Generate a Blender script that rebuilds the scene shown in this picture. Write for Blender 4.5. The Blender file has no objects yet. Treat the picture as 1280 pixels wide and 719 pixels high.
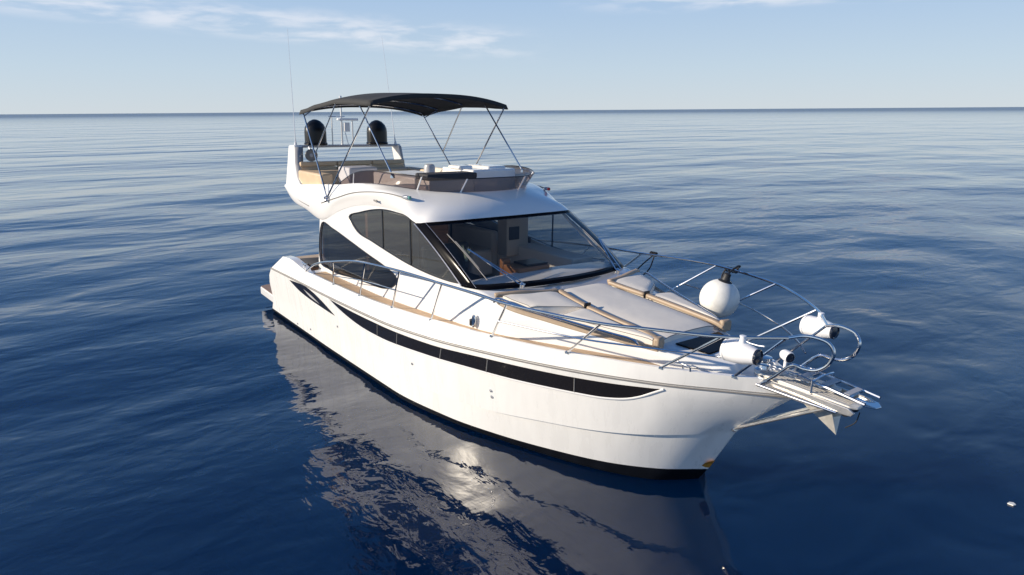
import bpy, bmesh, math, random
from mathutils import Vector, Matrix
R = math.radians
SC = bpy.context.scene
COL = SC.collection
random.seed(7)

# ------------------------------------------------------------------ camera, sky, sun, exposure
HEEL = -0.0236                                   # the yacht leans a little on the swell
ROT = Matrix.Rotation(HEEL, 4, 'X')
CAM, YAW, PITCH, ROLL, FPX = (9.7075, -6.7157, 4.400), 2.4906, 0.2382, 0.0121, 857.54
F = Vector((math.cos(YAW)*math.cos(PITCH), math.sin(YAW)*math.cos(PITCH), -math.sin(PITCH)))
RV = Vector((math.sin(YAW), -math.cos(YAW), 0)); UV = RV.cross(F)
c_, s_ = math.cos(ROLL), math.sin(ROLL)
R2, U2 = c_*RV + s_*UV, -s_*RV + c_*UV
m = Matrix((( R2.x, U2.x, -F.x, CAM[0]), (R2.y, U2.y, -F.y, CAM[1]), (R2.z, U2.z, -F.z, CAM[2]), (0, 0, 0, 1)))
cd = bpy.data.cameras.new('camera'); cam = bpy.data.objects.new('camera', cd); COL.objects.link(cam)
cam.matrix_world = ROT @ m
cd.sensor_width = 36; cd.lens = FPX/1280*36; cd.clip_start = .1; cd.clip_end = 80000
SC.camera = cam

SUN_EL, SUN_AZ = 20.0, 240.0                     # azimuth counter-clockwise from the bow (+X)
sd = Vector((math.cos(R(SUN_AZ))*math.cos(R(SUN_EL)), math.sin(R(SUN_AZ))*math.cos(R(SUN_EL)), math.sin(R(SUN_EL))))
sl = bpy.data.lights.new('sun', 'SUN'); sl.energy = 4.3; sl.angle = R(.5); sl.color = (1, .875, .70)
so = bpy.data.objects.new('sun', sl); COL.objects.link(so); so.location = (0, 0, 30)
so.rotation_euler = (-sd).to_track_quat('-Z', 'Y').to_euler()

wd = bpy.data.worlds.new('World'); SC.world = wd; wd.use_nodes = True
def N(nt, typ, **kw):
    n = nt.nodes.new(typ)
    for k, v in kw.items():
        if k.startswith('i_'): n.inputs[k[2:].replace('_', ' ')].default_value = v
        else: setattr(n, k, v)
    return n
def build_world():
    nt = wd.node_tree; nt.nodes.clear(); L = nt.links.new
    tc = N(nt, 'ShaderNodeTexCoord')
    sep = N(nt, 'ShaderNodeSeparateXYZ'); L(tc.outputs['Generated'], sep.inputs[0])
    sky = N(nt, 'ShaderNodeTexSky', sky_type='NISHITA', sun_disc=False)
    sky.sun_elevation = R(SUN_EL); sky.sun_rotation = R((90-SUN_AZ) % 360)
    sky.air_density = 1.0; sky.dust_density = 0.15; sky.ozone_density = 3.5
    # thin cloud banks low over the sea, by compass direction and elevation
    def math_(op, a, b_, clamp=False):
        n = N(nt, 'ShaderNodeMath', operation=op, use_clamp=clamp)
        for k, v in enumerate((a, b_)):
            if isinstance(v, (int, float)): n.inputs[k].default_value = v
            else: L(v, n.inputs[k])
        return n.outputs[0]
    def smooth(a, lo, hi):
        n = N(nt, 'ShaderNodeMapRange', interpolation_type='SMOOTHSTEP'); L(a, n.inputs[0]); n.inputs['From Min'].default_value = lo; n.inputs['From Max'].default_value = hi; return n.outputs[0]
    dl = N(nt, 'ShaderNodeVectorMath', operation='DOT_PRODUCT'); L(tc.outputs['Generated'], dl.inputs[0]); dl.inputs[1].default_value = (-.606, -.795, 0)
    a_ = dl.outputs['Value']; z_ = sep.outputs['Z']
    cv = N(nt, 'ShaderNodeCombineXYZ'); L(math_('MULTIPLY', a_, 13.0), cv.inputs[0]); L(math_('MULTIPLY', z_, 62.0), cv.inputs[1])
    no = N(nt, 'ShaderNodeTexNoise', i_Scale=1.0, i_Detail=8.0, i_Roughness=.55, i_Distortion=.25); L(cv.outputs[0], no.inputs['Vector'])
    wis = smooth(no.outputs['Fac'], .38, .66)
    cen = math_('ADD', math_('MULTIPLY', a_, .075), .083)
    d1 = math_('SUBTRACT', z_, cen)
    bandL = math_('MULTIPLY', smooth(d1, -.022, -.004), math_('SUBTRACT', 1.0, smooth(d1, .010, .034)))
    bandL = math_('MULTIPLY', bandL, smooth(a_, -.06, .06))
    d2 = math_('SUBTRACT', z_, .134)
    bandR = math_('MULTIPLY', smooth(d2, -.014, .004), math_('SUBTRACT', 1.0, smooth(d2, .01, .04)))
    bandR = math_('MULTIPLY', math_('MULTIPLY', bandR, smooth(math_('MULTIPLY', a_, -1.0), .02, .3)), 1.3)
    mu = N(nt, 'ShaderNodeMath', operation='MULTIPLY'); L(math_('ADD', bandL, bandR, True), mu.inputs[0]); L(wis, mu.inputs[1])
    mu2 = N(nt, 'ShaderNodeMath', operation='MULTIPLY'); L(mu.outputs[0], mu2.inputs[0]); mu2.inputs[1].default_value = .40
    mix = N(nt, 'ShaderNodeMix', data_type='RGBA'); L(mu2.outputs[0], mix.inputs[0]); 
    tint = N(nt, 'ShaderNodeMix', data_type='RGBA', blend_type='MULTIPLY'); tint.inputs[0].default_value = 1; 
    tz = N(nt, 'ShaderNodeMapRange', interpolation_type='SMOOTHSTEP'); L(sep.outputs['Z'], tz.inputs[0]); tz.inputs['From Min'].default_value = .18; tz.inputs['From Max'].default_value = .6
    tm = N(nt, 'ShaderNodeMix', data_type='RGBA'); L(tz.outputs[0], tm.inputs[0]); tm.inputs[6].default_value = (.92, .97, 1.08, 1); tm.inputs[7].default_value = (.66, .90, 1.16, 1); L(tm.outputs[2], tint.inputs[7])
    L(sky.outputs[0], tint.inputs[6]); 
    # humid air low over the sea: pale at the horizon, clearing to blue by about 20 degrees
    hr = N(nt, 'ShaderNodeValToRGB'); el = hr.color_ramp
    el.elements[0].position = 0; el.elements[0].color = (.525, .585, .635, 1)
    el.elements[1].position = .60; el.elements[1].color = (.035, .125, .36, 1)
    for p_, c_3 in ((.055, (.46, .56, .655)), (.14, (.355, .485, .66)), (.24, (.155, .31, .58)), (.36, (.075, .205, .475))):
        e = el.elements.new(p_); e.color = (*c_3, 1)
    L(sep.outputs['Z'], hr.inputs[0])
    hs = N(nt, 'ShaderNodeVectorMath', operation='SCALE'); L(hr.outputs[0], hs.inputs[0]); hs.inputs['Scale'].default_value = 10
    hz = N(nt, 'ShaderNodeMapRange', interpolation_type='SMOOTHSTEP'); L(sep.outputs['Z'], hz.inputs[0])
    hz.inputs['From Min'].default_value = .25; hz.inputs['From Max'].default_value = .6; hz.inputs['To Min'].default_value = .92; hz.inputs['To Max'].default_value = 0
    hm = N(nt, 'ShaderNodeMix', data_type='RGBA'); L(hz.outputs[0], hm.inputs[0]); L(tint.outputs[2], hm.inputs[6]); L(hs.outputs[0], hm.inputs[7])
    L(hm.outputs[2], mix.inputs[6])
    mix.inputs[7].default_value = (9.0, 8.6, 8.6, 1)
    bg = N(nt, 'ShaderNodeBackground'); bg.inputs['Strength'].default_value = .085
    L(mix.outputs[2], bg.inputs[0])
    out = N(nt, 'ShaderNodeOutputWorld'); L(bg.outputs[0], out.inputs[0])
build_world()
vs = SC.view_settings; vs.view_transform = 'Standard'; vs.look = 'None'; vs.gamma = 1; vs.exposure = 0.5; vs.use_curve_mapping = False
SC.cycles.sample_clamp_direct = 1.6; SC.cycles.sample_clamp_indirect = 5
SC.cycles.max_bounces = 10; SC.cycles.transparent_max_bounces = 16; SC.cycles.caustics_reflective = True; SC.cycles.blur_glossy = .05; SC.cycles.caustics_refractive = False

# ------------------------------------------------------------------ materials
def mat(name, col, rough=.5, metal=0, spec=.5, var=0, vscale=6, bump=0, bscale=40, coat=0, stretch=(1, 1, 1)):
    M = bpy.data.materials.new(name); M.use_nodes = True; nt = M.node_tree; L = nt.links.new
    b = nt.nodes['Principled BSDF']
    b.inputs['Base Color'].default_value = (*col, 1); b.inputs['Roughness'].default_value = rough
    b.inputs['Metallic'].default_value = metal; b.inputs['Specular IOR Level'].default_value = spec
    b.inputs['Coat Weight'].default_value = coat; b.inputs['Coat Roughness'].default_value = .04
    tc = N(nt, 'ShaderNodeTexCoord'); mp = N(nt, 'ShaderNodeMapping'); mp.inputs['Scale'].default_value = stretch
    L(tc.outputs['Object'], mp.inputs[0])
    no = N(nt, 'ShaderNodeTexNoise', i_Scale=vscale, i_Detail=5.0, i_Roughness=.6); L(mp.outputs[0], no.inputs['Vector'])
    if var:
        r = N(nt, 'ShaderNodeValToRGB')
        r.color_ramp.elements[0].position = .3; r.color_ramp.elements[1].position = .7
        r.color_ramp.elements[0].color = (*[c*(1-var) for c in col], 1); r.color_ramp.elements[1].color = (*[min(1, c*(1+var)) for c in col], 1)
        L(no.outputs['Fac'], r.inputs[0]); L(r.outputs[0], b.inputs['Base Color'])
    mr = N(nt, 'ShaderNodeMapRange'); mr.inputs['To Min'].default_value = max(.02, rough*.85); mr.inputs['To Max'].default_value = rough*1.15
    L(no.outputs['Fac'], mr.inputs[0]); L(mr.outputs[0], b.inputs['Roughness'])
    if bump:
        n2 = N(nt, 'ShaderNodeTexNoise', i_Scale=bscale, i_Detail=4.0); L(mp.outputs[0], n2.inputs['Vector'])
        bp = N(nt, 'ShaderNodeBump', i_Strength=1.0, i_Distance=bump); L(n2.outputs['Fac'], bp.inputs['Height']); L(bp.outputs[0], b.inputs['Normal'])
    return M
GEL = mat('white_gelcoat', (.80, .79, .77), .14, coat=.5, var=.02, vscale=1.6)
HULLW = mat('white_hull_gelcoat', (.79, .78, .755), .28, coat=.12, var=.045, vscale=1.4, stretch=(4, 4, .7), bump=.0025, bscale=.5)
GEL.node_tree.nodes['Principled BSDF'].inputs['Coat Roughness'].default_value = .1; HULLW.node_tree.nodes['Principled BSDF'].inputs['Coat Roughness'].default_value = .3
GELM = mat('white_gelcoat_deck', (.78, .77, .75), .35, var=.03, vscale=2.5)
GREY_GEL = mat('grey_gelcoat', (.42, .42, .43), .35)
ANTI = mat('dark_antifouling', (.0035, .0045, .0075), .5, spec=.2, var=.3, vscale=5)
TEAK = mat('teak_planking', (.52, .36, .22), .6, var=.22, vscale=3, stretch=(1, 14, 1))
TEAKD = mat('weathered_teak', (.30, .20, .145), .6, var=.25, vscale=3, stretch=(1, 14, 1))
STEEL = mat('polished_stainless', (.74, .74, .74), .13, metal=1)
STEELD = mat('brushed_stainless', (.6, .6, .62), .3, metal=1)
CHEEK = mat('satin_sprit_steel', (.74, .71, .66), .3, metal=.9, var=.12, vscale=5)
BLACK = mat('black_plastic', (.012, .012, .014), .3)
DOME = mat('black_dome_gloss', (.008, .008, .009), .3, spec=.35)
RUB = mat('black_rubber', (.02, .02, .022), .55)
CANVAS = mat('dark_canvas', (.032, .033, .034), .85, var=.15, vscale=3, bump=.01, bscale=3)
TAN = mat('tan_vinyl', (.39, .295, .205), .5, var=.08, vscale=5, bump=.004, bscale=12)
CREAM = mat('cream_vinyl', (.60, .45, .29), .5, var=.06, vscale=5)
PADF = mat('pale_grey_fabric', (.78, .73, .65), .75, var=.03, vscale=4, bump=.006, bscale=3.5)
PADS = mat('grey_cushion', (.50, .48, .49), .6, var=.05)
DKCOVER = mat('charcoal_cover', (.035, .035, .04), .8, var=.2)
FEND = mat('white_vinyl', (.78, .77, .72), .42, var=.09, vscale=7)
PODW = mat('white_pod_enamel', (.82, .82, .83), .2, coat=.4)
WOOD = mat('brown_wood', (.24, .105, .045), .35, var=.3, vscale=4, stretch=(1, 1, 8))
BEIGE = mat('beige_lining', (.66, .60, .53), .7)
LOCK = mat('taupe_locker', (.36, .32, .28), .5)
GREYD = mat('grey_dash', (.075, .075, .082), .6)
ROPE = mat('black_rope', (.015, .015, .018), .8)
RUST = mat('rust_orange', (.45, .20, .02), .7, var=.4, vscale=25)
PLANT = mat('grey_green_leaf', (.30, .36, .30), .6)
SCRATCH = mat('seam_grey', (.22, .21, .20), .5)
GALV = mat('scuffed_anchor_steel', (.66, .63, .57), .42, metal=.35, var=.18, vscale=8)

def glass(name, tint, refl=1.0, rough=.01, base=None, opac=0.0):
    """tinted sheet glass: straight-through tint + Fresnel gloss"""
    M = bpy.data.materials.new(name); M.use_nodes = True; nt = M.node_tree; nt.nodes.clear(); L = nt.links.new
    tr = N(nt, 'ShaderNodeBsdfTransparent'); tr.inputs[0].default_value = (*tint, 1)
    gl = N(nt, 'ShaderNodeBsdfGlossy'); gl.inputs['Roughness'].default_value = rough
    fr = N(nt, 'ShaderNodeLayerWeight', i_Blend=.5)           # Schlick, the same from both sides of the sheet
    pw = N(nt, 'ShaderNodeMath', operation='POWER'); L(fr.outputs['Facing'], pw.inputs[0]); pw.inputs[1].default_value = 5
    ma = N(nt, 'ShaderNodeMath', operation='MULTIPLY_ADD', use_clamp=True); L(pw.outputs[0], ma.inputs[0]); ma.inputs[1].default_value = .9; ma.inputs[2].default_value = .055
    mm = N(nt, 'ShaderNodeMath', operation='MULTIPLY', use_clamp=True); mm.inputs[1].default_value = refl; L(ma.outputs[0], mm.inputs[0])
    src = tr
    if opac:
        df = N(nt, 'ShaderNodeBsdfDiffuse'); df.inputs[0].default_value = (*base, 1)
        mx0 = N(nt, 'ShaderNodeMixShader'); mx0.inputs[0].default_value = opac
        L(tr.outputs[0], mx0.inputs[1]); L(df.outputs[0], mx0.inputs[2]); src = mx0
    mx = N(nt, 'ShaderNodeMixShader'); L(mm.outputs[0], mx.inputs[0]); L(src.outputs[0], mx.inputs[1]); L(gl.outputs[0], mx.inputs[2])
    tc = N(nt, 'ShaderNodeTexCoord'); no = N(nt, 'ShaderNodeTexNoise', i_Scale=1.3, i_Detail=1.0); L(tc.outputs['Object'], no.inputs['Vector'])
    bp = N(nt, 'ShaderNodeBump', i_Strength=1.0, i_Distance=.004); L(no.outputs['Fac'], bp.inputs['Height']); L(bp.outputs[0], gl.inputs['Normal']); L(bp.outputs[0], fr.inputs['Normal'])
    out = N(nt, 'ShaderNodeOutputMaterial'); L(mx.outputs[0], out.inputs[0])
    return M
WSGLASS = glass('windscreen_glass', (.90, .885, .86), .85)
SIDEGLASS = glass('side_window_glass', (.58, .59, .59), 1.5, base=(.20, .205, .20), opac=.22)
DARKGLASS = mat('dark_hull_glass', (.012, .011, .012), .06, spec=.6)
LOWGLASS = glass('saloon_glass', (.40, .40, .41), 1.7, base=(.03, .03, .032), opac=.3)
DARK_BACK = mat('dark_backing', (.03, .03, .032), .7)
SMOKE = glass('smoked_acrylic', (.40, .34, .33), 1.0, base=(.05, .035, .03), opac=.22)
FRIT = mat('black_glass_border', (.006, .006, .008), .12, spec=.04)
LENS = mat('dark_lens', (.02, .025, .04), .05, spec=.8)

# ------------------------------------------------------------------ mesh helpers
def cr_curve(pts, n=8, closed=False):
    """Catmull-Rom through 3-D points, n steps per span"""
    P = [Vector(p) for p in pts]; out = []
    k = len(P)
    if k == 2: return [P[0].lerp(P[1], i/n) for i in range(n+1)]
    spans = k if closed else k-1
    for i in range(spans):
        if closed: p0, p1, p2, p3 = P[(i-1) % k], P[i], P[(i+1) % k], P[(i+2) % k]
        else: p0, p1, p2, p3 = P[max(i-1, 0)], P[i], P[i+1], P[min(i+2, k-1)]
        if not closed and i == 0: p0 = 2*p1-p2
        if not closed and i == k-2: p3 = 2*p2-p1
        d1 = max((p1-p0).length, 1e-4)**.5; d2 = max((p2-p1).length, 1e-4)**.5; d3 = max((p3-p2).length, 1e-4)**.5
        m1 = (p1-p0)/d1 - (p2-p0)/(d1+d2) + (p2-p1)/d2; m2 = (p2-p1)/d2 - (p3-p1)/(d2+d3) + (p3-p2)/d3
        m1 *= d2; m2 *= d2
        for j in range(n):
            t = j/n
            out.append((2*t**3-3*t*t+1)*p1 + (t**3-2*t*t+t)*m1 + (-2*t**3+3*t*t)*p2 + (t**3-t*t)*m2)
    if not closed: out.append(P[-1].copy())
    return out
def curve1(pts):
    """smooth monotone y(x) through (x, a, b, ...) rows"""
    X = [p[0] for p in pts]; K = len(pts[0])-1
    sl = []
    for k in range(K):
        Y = [p[k+1] for p in pts]; d = [(Y[i+1]-Y[i])/(X[i+1]-X[i]) for i in range(len(X)-1)]
        mm = [d[0]]
        for i in range(1, len(X)-1):
            if d[i-1]*d[i] <= 0: mm.append(0)
            else:
                w1 = 2*(X[i+1]-X[i]) + X[i]-X[i-1]; w2 = X[i+1]-X[i] + 2*(X[i]-X[i-1])
                mm.append((w1+w2)/(w1/d[i-1]+w2/d[i]))
        mm.append(d[-1]); sl.append((Y, mm))
    def f(x):
        x = min(max(x, X[0]), X[-1]); i = 0
        while i < len(X)-2 and x > X[i+1]: i += 1
        h = X[i+1]-X[i]; t = (x-X[i])/h; r = []
        for Y, mm in sl:
            r.append((2*t**3-3*t*t+1)*Y[i] + (t**3-2*t*t+t)*h*mm[i] + (-2*t**3+3*t*t)*Y[i+1] + (t**3-t*t)*h*mm[i+1])
        return r if K > 1 else r[0]
    f.x0, f.x1 = X[0], X[-1]
    return f

class MB:
    def __init__(s): s.v = []; s.f = []
    def pt(s, p): s.v.append(Vector(p)); return len(s.v)-1
    def grid(s, rows, closed=False, flip=False):
        idx = [[s.pt(p) for p in r] for r in rows]
        for a, b in zip(idx[:-1], idx[1:]):
            n = len(a)
            for j in range(n if closed else n-1):
                k = (j+1) % n; q = (a[j], a[k], b[k], b[j])
                s.f.append(q[::-1] if flip else q)
        return idx
    def face(s, pts): s.f.append(tuple(s.pt(p) for p in pts))
    def tube(s, path, r, n=8, cap=True, flat=None, up=None):
        P = [Vector(p) for p in path]; rows = []; prev = None
        for i, p in enumerate(P):
            d = (P[min(i+1, len(P)-1)]-P[max(i-1, 0)]).normalized()
            if up is not None: a = Vector(up); a = (a - d*a.dot(d)).normalized()
            elif prev is None: a = d.orthogonal().normalized()
            else: a = (prev - d*prev.dot(d)).normalized()
            prev = a; b = d.cross(a); rr = r[i] if isinstance(r, (list, tuple)) else r
            fl = flat or 1
            rows.append([p + a*(rr*fl*math.cos(t)) + b*(rr*math.sin(t)) for t in [2*math.pi*k/n for k in range(n)]])
        idx = s.grid(rows, closed=True)
        if cap: s.f.append(tuple(idx[0][::-1])); s.f.append(tuple(idx[-1]))
        return s
    def box(s, c, d, rz=0, ry=0, rx=0):
        c = Vector(c); M = Matrix.Rotation(rz, 3, 'Z') @ Matrix.Rotation(ry, 3, 'Y') @ Matrix.Rotation(rx, 3, 'X')
        v = [c + M @ Vector((x*d[0]/2, y*d[1]/2, z*d[2]/2)) for x in (-1, 1) for y in (-1, 1) for z in (-1, 1)]
        i = [s.pt(p) for p in v]
        for q in ((0, 1, 3, 2), (4, 6, 7, 5), (0, 4, 5, 1), (2, 3, 7, 6), (0, 2, 6, 4), (1, 5, 7, 3)): s.f.append(tuple(i[k] for k in q))
        return s
    def prism(s, outline, off):
        """outline: 3-D loop, off: extrusion vector"""
        A = [s.pt(p) for p in outline]; B = [s.pt(Vector(p)+Vector(off)) for p in outline]; n = len(A)
        s.f.append(tuple(A[::-1])); s.f.append(tuple(B))
        for k in range(n): s.f.append((A[k], A[(k+1) % n], B[(k+1) % n], B[k]))
        return s
    def lathe(s, c, axis, prof, n=20):
        """prof: (distance along axis, radius)"""
        c = Vector(c); d = Vector(axis).normalized(); a = d.orthogonal().normalized(); b = d.cross(a); rows = []
        for h, r in prof: rows.append([c + d*h + a*(r*math.cos(t)) + b*(r*math.sin(t)) for t in [2*math.pi*k/n for k in range(n)]])
        s.grid(rows, closed=True)
        s.f.append(tuple(range(len(s.v)-n, len(s.v)))); s.f.append(tuple(range(len(s.v)-n*len(rows), len(s.v)-n*(len(rows)-1)))[::-1])
        return s
    def build(s, name, material, parent=None, bevel=0, sharp=32, solid=0, off=-1, org=None, bseg=2, subd=0):
        me = bpy.data.meshes.new(name); o_ = Vector(org) if org is not None else Vector((0, 0, 0))
        me.from_pydata([p-o_ for p in s.v], [], s.f)
        bm = bmesh.new(); bm.from_mesh(me)
        bmesh.ops.remove_doubles(bm, verts=bm.verts, dist=1e-5)
        bmesh.ops.dissolve_degenerate(bm, edges=bm.edges, dist=1e-6)
        bmesh.ops.recalc_face_normals(bm, faces=bm.faces)
        bm.to_mesh(me); bm.free()
        me.shade_smooth(); me.set_sharp_from_angle(angle=R(sharp))
        me.materials.append(material)
        o = bpy.data.objects.new(name, me); COL.objects.link(o)
        if parent: o.parent = parent
        if solid: md = o.modifiers.new('thickness', 'SOLIDIFY'); md.thickness = solid; md.offset = off
        if bevel:
            md = o.modifiers.new('bevel', 'BEVEL'); md.width = bevel; md.segments = bseg; md.limit_method = 'ANGLE'; md.angle_limit = R(35)
        if subd: md = o.modifiers.new('subdivision', 'SUBSURF'); md.levels = subd; md.render_levels = subd
        return o
def my(p): return (p[0], -p[1], p[2])              # mirror to the other side
def empty(name, loc=(0, 0, 0), label=None, cat=None, group=None, rot=True):
    o = bpy.data.objects.new(name, None); COL.objects.link(o); o.empty_display_size = .3
    o.location = ROT @ Vector(loc); o.rotation_euler = (HEEL, 0, 0) if rot else (0, 0, 0)
    if label: o['label'] = label
    if cat: o['category'] = cat
    if group: o['group'] = group
    return o
def lerp(a, b, t): return a+(b-a)*t

# ------------------------------------------------------------------ the sea
RIP_C = (3.6, -3.7, 0)                          # where a breath of wind ruffles the surface
def build_water():
    M = bpy.data.materials.new('sea_water'); M.use_nodes = True; nt = M.node_tree; L = nt.links.new
    b = nt.nodes['Principled BSDF']
    b.inputs['Base Color'].default_value = (.0004, .011, .044, 1); b.inputs['Roughness'].default_value = .035; b.inputs['IOR'].default_value = 1.5
    b.subsurface_method = 'BURLEY'; b.inputs['Subsurface Weight'].default_value = 1.0; b.inputs['Subsurface Radius'].default_value = (1, 2, 3); b.inputs['Subsurface Scale'].default_value = 1.0
    tc = N(nt, 'ShaderNodeTexCoord')
    def noise(scale, rot, stretch, detail, dist=0.0, rough=.5):
        mp = N(nt, 'ShaderNodeMapping'); mp.inputs['Rotation'].default_value = (0, 0, R(rot)); mp.inputs['Scale'].default_value = (*stretch, 1)
        L(tc.outputs['Object'], mp.inputs[0])
        n = N(nt, 'ShaderNodeTexNoise', i_Scale=scale, i_Detail=detail, i_Roughness=rough, i_Distortion=dist); L(mp.outputs[0], n.inputs['Vector']); return n.outputs['Fac']
    def mul(a, k):
        n = N(nt, 'ShaderNodeMath', operation='MULTIPLY'); L(a, n.inputs[0])
        if isinstance(k, (int, float)): n.inputs[1].default_value = k
        else: L(k, n.inputs[1])
        return n.outputs[0]
    def add(a, c):
        n = N(nt, 'ShaderNodeMath', operation='ADD'); L(a, n.inputs[0]); L(c, n.inputs[1]); return n.outputs[0]
    def ramp(a, lo, hi, tmin=0.0, tmax=1.0):
        n = N(nt, 'ShaderNodeMapRange', interpolation_type='SMOOTHSTEP'); L(a, n.inputs[0]); n.inputs['From Min'].default_value = lo; n.inputs['From Max'].default_value = hi
        n.inputs['To Min'].default_value = tmin; n.inputs['To Max'].default_value = tmax; return n.outputs[0]
    swell = mul(noise(.035, -50, (1, .45), 1.0), 1.2)               # long low swell
    mid = mul(noise(.11, -40, (1, .5), 1.0, .3), .55)               # ten-metre undulations
    swell = add(swell, mid)
    waves = mul(noise(.30, -58, (1, .62), 1.5, .4), .17)            # metre waves
    chop = mul(noise(1.0, -30, (1, .55), 2.0, .5), .030)
    patch = ramp(noise(.16, 10, (1, .6), 1.0), .42, .62)            # slicks and ruffled patches
    rip = mul(mul(noise(4.2, -20, (1, .55), 2.0, .6), .0055), patch)
    # a cat's-paw of short ripples beside the hull
    vd = N(nt, 'ShaderNodeVectorMath', operation='DISTANCE'); L(tc.outputs['Object'], vd.inputs[0]); vd.inputs[1].default_value = RIP_C
    sep = ramp(add(vd.outputs['Value'], mul(noise(.5, 0, (1, 1), 2.0), 1.6)), 0.6, 5.6, 1.0, 0.0)
    rip2 = mul(mul(noise(3.4, 35, (.45, 1), 3.0, .5), .0145), sep)
    fine = mul(mul(noise(2.3, -45, (1, .6), 2.0, .4), .012), ramp(noise(.05, 25, (1, .5), 2.0), .40, .62, .25, 1.0))
    h = add(add(add(add(swell, waves), add(chop, rip)), rip2), fine)
    ln = N(nt, 'ShaderNodeVectorMath', operation='LENGTH'); L(tc.outputs['Object'], ln.inputs[0])
    L(ramp(ln.outputs['Value'], 15, 1500, .03, .26), b.inputs['Roughness'])
    bp = N(nt, 'ShaderNodeBump', i_Strength=1.0, i_Distance=1.0); L(h, bp.inputs['Height']); L(bp.outputs[0], b.inputs['Normal'])
    mb = MB(); S = 30000
    mb.face([(-S, -S, 0), (S, -S, 0), (S, S, 0), (-S, S, 0)])
    o = mb.build('water', M); o['kind'] = 'structure'
build_water()

# ------------------------------------------------------------------ hull lines: x, half breadth, height
WLN = curve1([(-6.1, 1.76, 0), (-4, 1.8, 0), (-2.27, 1.83, 0), (0.19, 1.83, 0), (1.67, 1.63, 0), (2.42, 1.42, 0), (3.46, 1.07, 0), (4.06, .80, 0), (4.55, .46, 0), (4.86, 0, 0)])
BOT = curve1([(-6.05, 1.775, .06), (-4, 1.81, .06), (-2.2, 1.84, .065), (0.1, 1.838, .065), (1.55, 1.665, .07), (2.45, 1.44, .085), (3.46, 1.10, .12), (4.06, .845, .15), (4.6, .48, .18), (4.985, 0, .19)])
CHI = curve1([(-5.85, 1.80, .34), (-4, 1.835, .34), (-2, 1.86, .35), (0, 1.86, .36), (1.3, 1.765, .40), (2.4, 1.555, .46), (3.27, 1.31, .55), (4.0, 1.06, .63), (4.5, .815, .70), (4.95, .46, .77), (5.34, 0, .83)])
KNU = curve1([(-5.6, 1.885, 1.11), (-4, 1.91, 1.14), (-2.2, 1.93, 1.16), (-.15, 1.91, 1.19), (1.2, 1.82, 1.25), (2.35, 1.64, 1.32), (3.63, 1.31, 1.39), (4.82, .81, 1.45), (5.49, .39, 1.485), (5.85, .14, 1.50), (6.02, 0, 1.505)])
GUN = curve1([(-5.0, 1.80, 1.47), (-4.5, 1.81, 1.50), (-3.95, 1.82, 1.44), (-3.45, 1.83, 1.40), (-1.1, 1.81, 1.415), (0, 1.78, 1.45), (1.1, 1.71, 1.50), (2.44, 1.58, 1.575), (3.62, 1.275, 1.615), (4.8, .815, 1.655), (5.2, .605, 1.67), (5.5, .42, 1.68), (5.8, .20, 1.685), (5.985, 0, 1.68)])
class Lin:
    def __init__(s, f, x0, x1): s.f, s.x0, s.x1 = f, x0, x1
    def __call__(s, x): return s.f(x)
def midline(t, x0):
    def f(x):
        a, b_ = CHI(x), KNU(x); xs = lerp(CHI.x1, KNU.x1, t)
        y = lerp(a[0], b_[0], t); z = lerp(a[1], b_[1], t)
        if x > 4.6:                                  # close on the raked stem
            k = (x-4.6)/(xs-4.6); k = min(k, 1); y0 = lerp(CHI(4.6)[0], KNU(4.6)[0], t); y = y0*(1-k**1.25)
        return [y, z]
    return Lin(f, x0, lerp(CHI.x1, KNU.x1, t) - .03*math.sin(math.pi*t))
def chi2(x):
    y, z = CHI(x); k = min(1, max(0, (x-.2)/1.5)); return [max(0, y-.045*k*min(1, (5.34-x)/.6)), z-.004-.006*k]
KEEL = curve1([(-6.0, 1.1, -.45), (0, 1.1, -.45), (3, .6, -.45), (4.3, .1, -.4), (4.6, 0, -.35)])
LINES = [KEEL, WLN, BOT, Lin(chi2, -5.85, 5.325), CHI, midline(.25, -5.88), midline(.5, -5.9), midline(.75, -5.82), KNU, GUN]
def line_pts(f, n=72):
    out = []
    for i in range(n+1):
        q = i/n; q = 1-(1-q)**1.45; x = lerp(f.x0, f.x1, q); y, z = f(x); out.append((x, y, z))
    out[-1] = (f.x1, 0.0, out[-1][2]); return out
def hull_y(x, z):
    pr = []
    for f in LINES[1:]:
        y, zz = f(x) if f.x0-.6 <= x <= f.x1 else (0, f(f.x1)[1]); pr.append((zz, y))
    pr.sort()
    for (z0, y0), (z1, y1) in zip(pr[:-1], pr[1:]):
        if z0 <= z <= z1: return lerp(y0, y1, (z-z0)/max(z1-z0, 1e-6))
    return pr[0][1] if z < pr[0][0] else pr[-1][1]
def gun(x): return GUN(x)
def well(x):                                       # the bulwark deepens towards the bow
    t = min(1, max(0, (x-4.35)/.85)); return t*t*(3-2*t)

yacht = empty('motor_yacht', (0, 0, 0), 'white flybridge motor yacht with black canopy floating on calm blue sea', 'motor yacht')

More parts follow.
